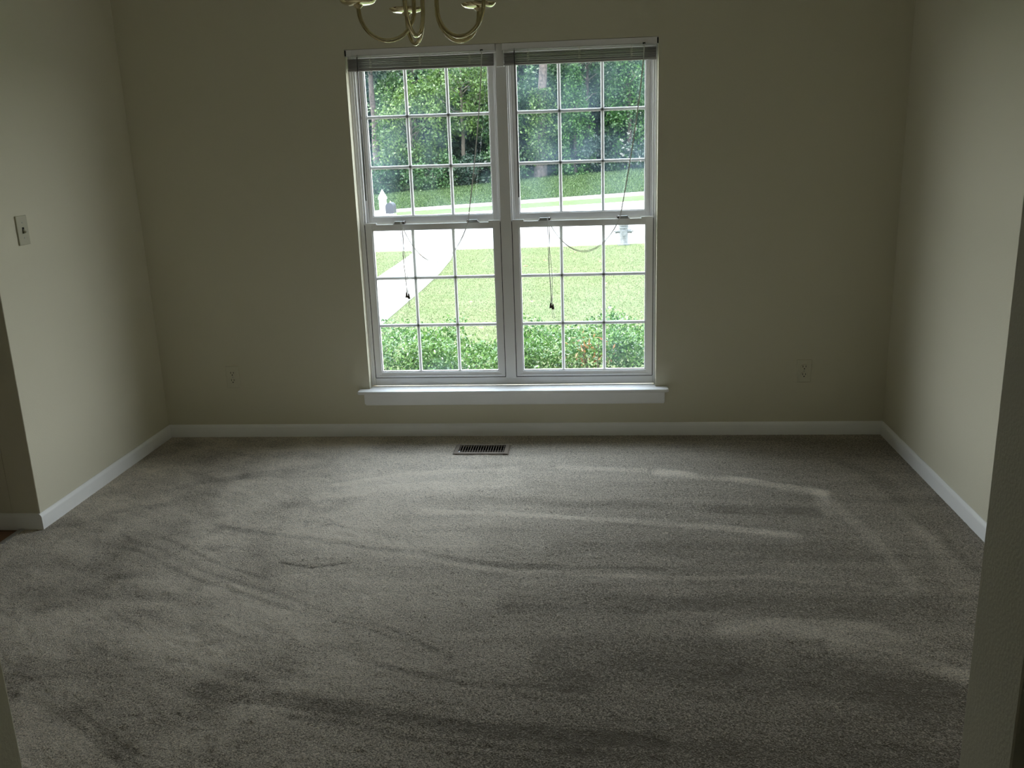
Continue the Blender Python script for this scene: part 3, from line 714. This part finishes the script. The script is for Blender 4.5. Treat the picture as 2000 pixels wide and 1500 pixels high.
cl = np.interp(zz, [0, 1.0, 2.2, 3.2, 4.4], [.3, .62, .78, .45, .2]) * (.75 + .5 * np.sin(aa * 3 + zz * 4))
rr = .30 + np.abs(r.normal(0, 1, N)) * cl * .6
leafcloud('ivy', np.stack([np.cos(aa) * rr + zz * .045, np.sin(aa) * rr, zz], -1), .15, L_BRIGHT, ivy_t, 78, tone=.3)
tree('leafy_tree', 'hazy mid green tree between the mullion and the pine trunk', 'tree', -4.1, 45.2, 5.6, 3.2, 1.5, 3.0, 8000, 70, .18, L_MID, 7, .08, nb=10)
tree('cedar_tree', 'bright feathery cedar right of the ivy covered trunk', 'tree', -.85, 42.8, 4.6, 2.55, 1.45, 2.5, 12000, 150, .15, L_CEDAR, 8, .10, cone=True, nb=6, clump=.16)
tree('leafy_tree', 'dark leafy tree rising behind the bright cedar', 'tree', -.2, 45.0, 6.3, 5.0, 2.0, 1.7, 7000, 80, .18, L_MID, 9, .13, nb=12)
tree('cedar_tree', 'dense cedar at the right edge of the woods', 'tree', 1.9, 43.2, 6.4, 3.4, 1.8, 3.3, 12000, 150, .16, L_CEDAR, 10, .13, cone=True, nb=6, clump=.18, tone=.35)
tree('leafy_tree', 'pale green tree high in the right window corner', 'tree', 3.4, 45.6, 6.8, 5.0, 2.2, 2.0, 7000, 80, .2, L_MID, 11, .13, nb=10, tone=.75)
# understory bushes at the edge of the bank
for i, (x, y, rx, rz, lm, lab) in enumerate([
    (-10.6, 41.4, 1.1, .8, L_MID, 'low bush under the dark pine at the left edge'),
    (-7.9, 41.2, 1.5, .95, L_MID, 'rounded bush right of the mailbox tree'),
    (-5.9, 42.2, 1.3, .75, L_DARK, 'dark low bush in the middle of the left window'),
    (-4.3, 41.9, 1.1, .9, L_MID, 'shaded bush left of the window mullion'),
    (-1.3, 43.5, 1.0, .7, L_DARK, 'dark bush at the foot of the bright cedar'),
    (.6, 42.6, 1.2, .9, L_DARK, 'dark bush between the two cedars'),
    (3.0, 42.6, 1.3, .8, L_DARK, 'dark bush at the right end of the bank')]):
    tree('bush', lab, 'bush', x, y, rz * 1.3, rz * .9, rx, rz, 3500, 50, .15, lm, 30 + i, .04, bark=M_TWIG, nb=6, clump=.3)
# deeper woods: dark trees behind
back = []
for i in range(13):
    x = -17 + i * 2.15; y = 48.5 + (i % 3) * 1.3
    h = [7.6, 7.9, 6.9, 7.4, 8.0, 6.6, 7.2, 7.7, 6.7, 7.5, 8.1, 7.6, 7.3][i]
    back.append((x, y, h))
for i, (x, y, h) in enumerate(back):
    tree('woodland_tree', 'dark tree deep in the woods behind the front row', 'tree', x, y, h * .9, h * .52, 1.75, h * .5, 9000, 90, .30, L_DARK, 60 + i, .13, nb=5, group='dark trees deep in the woods', shell=.3, clump=.35)

for i, x in enumerate([-13.5, -10.4, -7.3, -4.2, -1.1, 2.0, 5.1]):
    tree('bush', 'tall dark thicket bush in the gloom behind the front row of trees', 'bush', x, 47.3, 2.6, 1.5, 1.7, 1.7, 5200, 60, .26, L_DARK, 90 + i, .05, bark=M_TWIG, nb=5, group='dark thicket bushes between the tree rows', shell=.25, clump=.35)

# hedge right outside the window: four shrubs
for i, (x, y, rx, rz, top, lab) in enumerate([
    (-1.30, 1.05, .42, .42, .36, 'leafy evergreen hedge shrub at the left corner of the window'),
    (-.72, 1.00, .36, .36, .26, 'leafy evergreen hedge shrub just left of the mullion'),
    (-.15, 1.05, .38, .42, .35, 'leafy evergreen hedge shrub just right of the mullion'),
    (.55, 1.08, .44, .42, .37, 'leafy evergreen hedge shrub at the right corner of the window')]):
    s = thing('hedge_shrub', lab, 'shrub', (x, y, -.335), 'hedge shrubs below the window')
    r = np.random.default_rng(200 + i); N = 11000; Ht = top + .335
    u = r.uniform(-1, 1, N); v = r.uniform(-1, 1, N)
    topz = Ht * (.90 + .10 * np.sin(u * 5 + i) * np.cos(v * 4)) + r.normal(0, .02, N)
    sel = r.uniform(0, 1, N)
    z = np.where(sel < .5, topz - np.abs(r.normal(0, .05, N)), r.uniform(.12, 1, N) * Ht)
    yy = np.where(sel < .5, v * .40, np.where(r.uniform(0, 1, N) < .7, -.38 + np.abs(r.normal(0, .06, N)), v * .4))
    p = np.stack([u * rx * 1.08 + r.normal(0, .02, N), yy + r.normal(0, .02, N), z], -1)
    leafcloud('foliage', p, .024, L_HEDGE, s, 300 + i, elong=2.0, updir=.5)
    st_ = MB()
    for k in range(16):
        a = r.uniform(0, 6.28); L = r.uniform(.4, .95) * Ht
        st_.tube([(r.normal(0, .04), r.normal(0, .04), -.02), (math.cos(a) * rx * .4, math.sin(a) * .2, L * .5), (math.cos(a) * rx * .8, math.sin(a) * .34, L)], [.008, .006, .003], 5)
    st_.build('stems', M_TWIG, s)
rs = thing('nandina', 'reddish orange leaved sprig poking out of the hedge', 'plant', (.005, .72, -.335))
r = np.random.default_rng(9)
p = []
stm = MB()
for k in range(7):
    a = r.uniform(0, 6.28); tip = Vector((math.cos(a) * .10, math.sin(a) * .07, .50 + r.uniform(0, .19)))
    stm.tube([(0, 0, 0), (tip.x * .3, tip.y * .3, tip.z * .6), tuple(tip)], [.004, .003, .002], 5)
    for j in range(13):
        q = tip + Vector((r.normal(0, .035), r.normal(0, .03), r.normal(-.02, .05))); p.append(tuple(q))
leafcloud('foliage', np.array(p), .032, L_RED, rs, 10, elong=3.0)
stm.build('stems', M_TWIG, rs)

# grass blades on the nearer lawn
r = np.random.default_rng(21); N = 190000
yy = 2.1 + (r.uniform(0, 1, N) ** .8) * 15.5
xx = r.uniform(-1, 1, N) * (1.2 + yy * .28) - .35 - yy * .10
tt = np.interp(yy, [w_[1] for w_ in WL], [w_[0] for w_ in WL]); t2 = np.interp(yy, [w_[1] for w_ in WL], [w_[2] for w_ in WL])
ok = (xx > tt + .02) | (xx < t2 - .02); xx, yy = xx[ok], yy[ok]
P_ = np.stack([xx, yy, ground(xx, yy) - .005], -1)
L_GRASS = leaf_mat('grass_blades', (0.038, 0.070, 0.018, 1), (0.135, 0.145, 0.072, 1), .3, .7)
gr = leafcloud('grass', P_, .026, L_GRASS, None, 22, elong=5.0, updir=1.2)
tag(gr, 'short grass blades covering the front lawn', 'grass', kind='stuff')
r = np.random.default_rng(23); N = 60000
yy = r.uniform(31.3, 42.5, N); xx = r.uniform(-13.5, 4.5, N)
L_BGRASS = leaf_mat('bank_grass_blades', (0.010, 0.034, 0.006, 1), (0.066, 0.115, 0.030, 1), .3, .7)  # blade colours darkened too, carrying the tree shade on the bank
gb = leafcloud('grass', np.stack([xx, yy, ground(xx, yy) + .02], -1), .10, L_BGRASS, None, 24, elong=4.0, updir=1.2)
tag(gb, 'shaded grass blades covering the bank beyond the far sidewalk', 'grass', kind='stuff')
# fallen leaves
for k, (x, y) in enumerate([(-2.2, 16.6), (-2.05, 16.7), (-.4, 15.2), (-.9, 13.4), (-1.3, 12.4), (.1, 13.0), (.2, 9.2), (-.8, 7.3), (1.0, 6.6), (-1.6, 7.4), (-2.0, 10.6), (-3.9, 15.6), (-3.6, 12.1), (-1.2, 5.2)]):
    r = np.random.default_rng(500 + k); s = .045
    l = MB(); z = float(ground(x, y)) + .055
    l.v = [(0, 0, 0), (s, s * .6, .012), (s * 2, 0, .002), (s, -s * .6, .012), (0, 0, -.003), (s, s * .6, .009), (s * 2, 0, -.001), (s, -s * .6, .009)]
    l.f = [(0, 1, 2, 3), (7, 6, 5, 4), (0, 4, 5, 1), (1, 5, 6, 2), (2, 6, 7, 3), (3, 7, 4, 0)]
    o = l.build('fallen_leaf', M_LEAFDRY, None, loc=(x, y, z)); o.rotation_euler = (0, 0, r.uniform(0, 6.28))
    tag(o, 'small reddish brown fallen leaf lying on the front lawn', 'leaf', 'fallen leaves on the lawn')

# mailbox across the street
mx_, my_ = -7.30, 27.3; mz = float(ground(mx_, my_))
mb_ = thing('mailbox', 'white gothic topped post with a black mailbox across the street', 'mailbox', (mx_, my_, mz))
p = MB().box(-.11, .11, -.11, .11, 0, .72)
p.build('post', M_WHITE, mb_, bevel=.01)
fin = MB(); b0 = [(-.13, -.13, .72), (.13, -.13, .72), (.13, .13, .72), (-.13, .13, .72), (-.13, -.13, .78), (.13, -.13, .78), (.13, .13, .78), (-.13, .13, .78), (0, 0, 1.06)]
fin.v = b0; fin.f = [(0, 1, 5, 4), (1, 2, 6, 5), (2, 3, 7, 6), (3, 0, 4, 7), (4, 5, 8), (5, 6, 8), (6, 7, 8), (7, 4, 8), (3, 2, 1, 0)]
fin.build('post_cap', M_WHITE, mb_)
MB().box(-.28, .42, -.20, .20, 0, .20).box(.10, .36, -.06, .06, .20, .24).build('base', M_WHITE, mb_, bevel=.01)
arch = [(.13, .24), (.41, .24), (.41, .46)] + [(.27 + .14 * math.cos(a), .46 + .14 * math.sin(a)) for a in np.linspace(0, math.pi, 12)] + [(.13, .46)]
MB().prism([(a, c_) for a, c_ in arch], 'y', -.24, .24).build('mailbox_body', M_BOX, mb_)
MB().lathe([(.02, .60), (.026, .615), (.018, .64)], (.27, 0, 0), 12).build('knob', M_WHITE, mb_)

# hydrant
hx, hy = .745, 17.75; hz = float(ground(hx, hy))
hd = thing('fire_hydrant', 'weathered pale fire hydrant standing at the lawn edge by the street', 'hydrant', (hx, hy, hz))
MB().lathe([(.15, -.02), (.15, .03), (.115, .035), (.105, .06), (.10, .40), (.12, .41), (.12, .45), (.105, .455), (.105, .47)], seg=24).build('barrel', M_HYD, hd, smooth=40)
MB().lathe([(.125, .47), (.125, .50), (.11, .51), (.10, .56), (.065, .61), (.025, .635), (.025, .67), (.001, .672)], seg=24).build('bonnet', M_HYD, hd, smooth=40)
for s_ in (-1, 1):
    nz2 = MB().tube([(s_ * .09, 0, .33), (s_ * .16, 0, .33)], .045, 14).tube([(s_ * .16, 0, .33), (s_ * .20, 0, .33)], .055, 6).tube([(s_ * .20, 0, .33), (s_ * .235, 0, .33)], .018, 5)
    nz2.build('nozzle_cap', M_HYD, hd, smooth=40)
nz2 = MB().tube([(0, -.09, .30), (0, -.15, .30)], .06, 14).tube([(0, -.15, .30), (0, -.19, .30)], .072, 6)
nz2.build('pumper_cap', M_HYD, hd, smooth=40)

tree('light_block_tree', 'unseen leafy tree added to block light at the rear window', 'tree', .3, -14.5, 5.5, 2.6, 2.6, 2.7, 8000, 90, .2, L_MID, 150, .14, nb=8, group='added light blocking trees', shell=.3, clump=.35)  # three unseen trees added to cut the rear fill light
tree('light_block_tree', 'unseen leafy tree added to block light at the rear window', 'tree', -3.6, -15.5, 5.5, 2.6, 2.4, 2.7, 7000, 90, .2, L_MID, 151, .14, nb=8, group='added light blocking trees', shell=.3, clump=.35)
tree('light_block_tree', 'unseen leafy tree added to block light at the rear window', 'tree', 4.2, -15.5, 5.5, 2.6, 2.4, 2.7, 7000, 90, .2, L_MID, 152, .14, nb=8, group='added light blocking trees', shell=.3, clump=.35)

struct(MB().box(-3.0, 3.4, -12.2, YB - .15, 2.25, 2.40).box(-2.9, -2.78, -12.1, -11.98, -.4, 2.25).box(3.2, 3.32, -12.1, -11.98, -.4, 2.25).build('light_block_roof', M_SIDING), 'unseen roof added to keep light out of the rear window', 'roof')  # unseen roof and posts, added to dim the light through the rear window
# rear window behind the camera (lets in dim light, mirrored faintly in the glass)
w2 = bpy.data.objects.new('window_2', None); COL.objects.link(w2); w2.location = (.805, YB - .05, 1.02)
struct(w2, 'gridded window in the rear wall behind the camera', 'window')
ox, oy, oz = .805, YB - .05, 1.02
f = MB(); x0, x1, z0, z1 = RW
for b_x in ((x0, x0 + .04, z0, z1), (x1 - .04, x1, z0, z1), (x0, x1, z0, z0 + .04), (x0, x1, z1 - .04, z1)):
    f.box(b_x[0] - ox, b_x[1] - ox, -.04, .04, b_x[2] - oz, b_x[3] - oz)
for k in (1, 2):
    x = x0 + (x1 - x0) * k / 3 - ox; f.box(x - .01, x + .01, -.01, .01, 0, z1 - z0)
    z = (z1 - z0) * k / 3; f.box(x0 - ox, x1 - ox, -.01, .01, z - .01, z + .01)
f.build('window_frame', M_VINYL, w2)
MB().box(x0 - ox + .04, x1 - ox - .04, .012, .015, .04, z1 - z0 - .04).build('pane', G_LOW, w2)
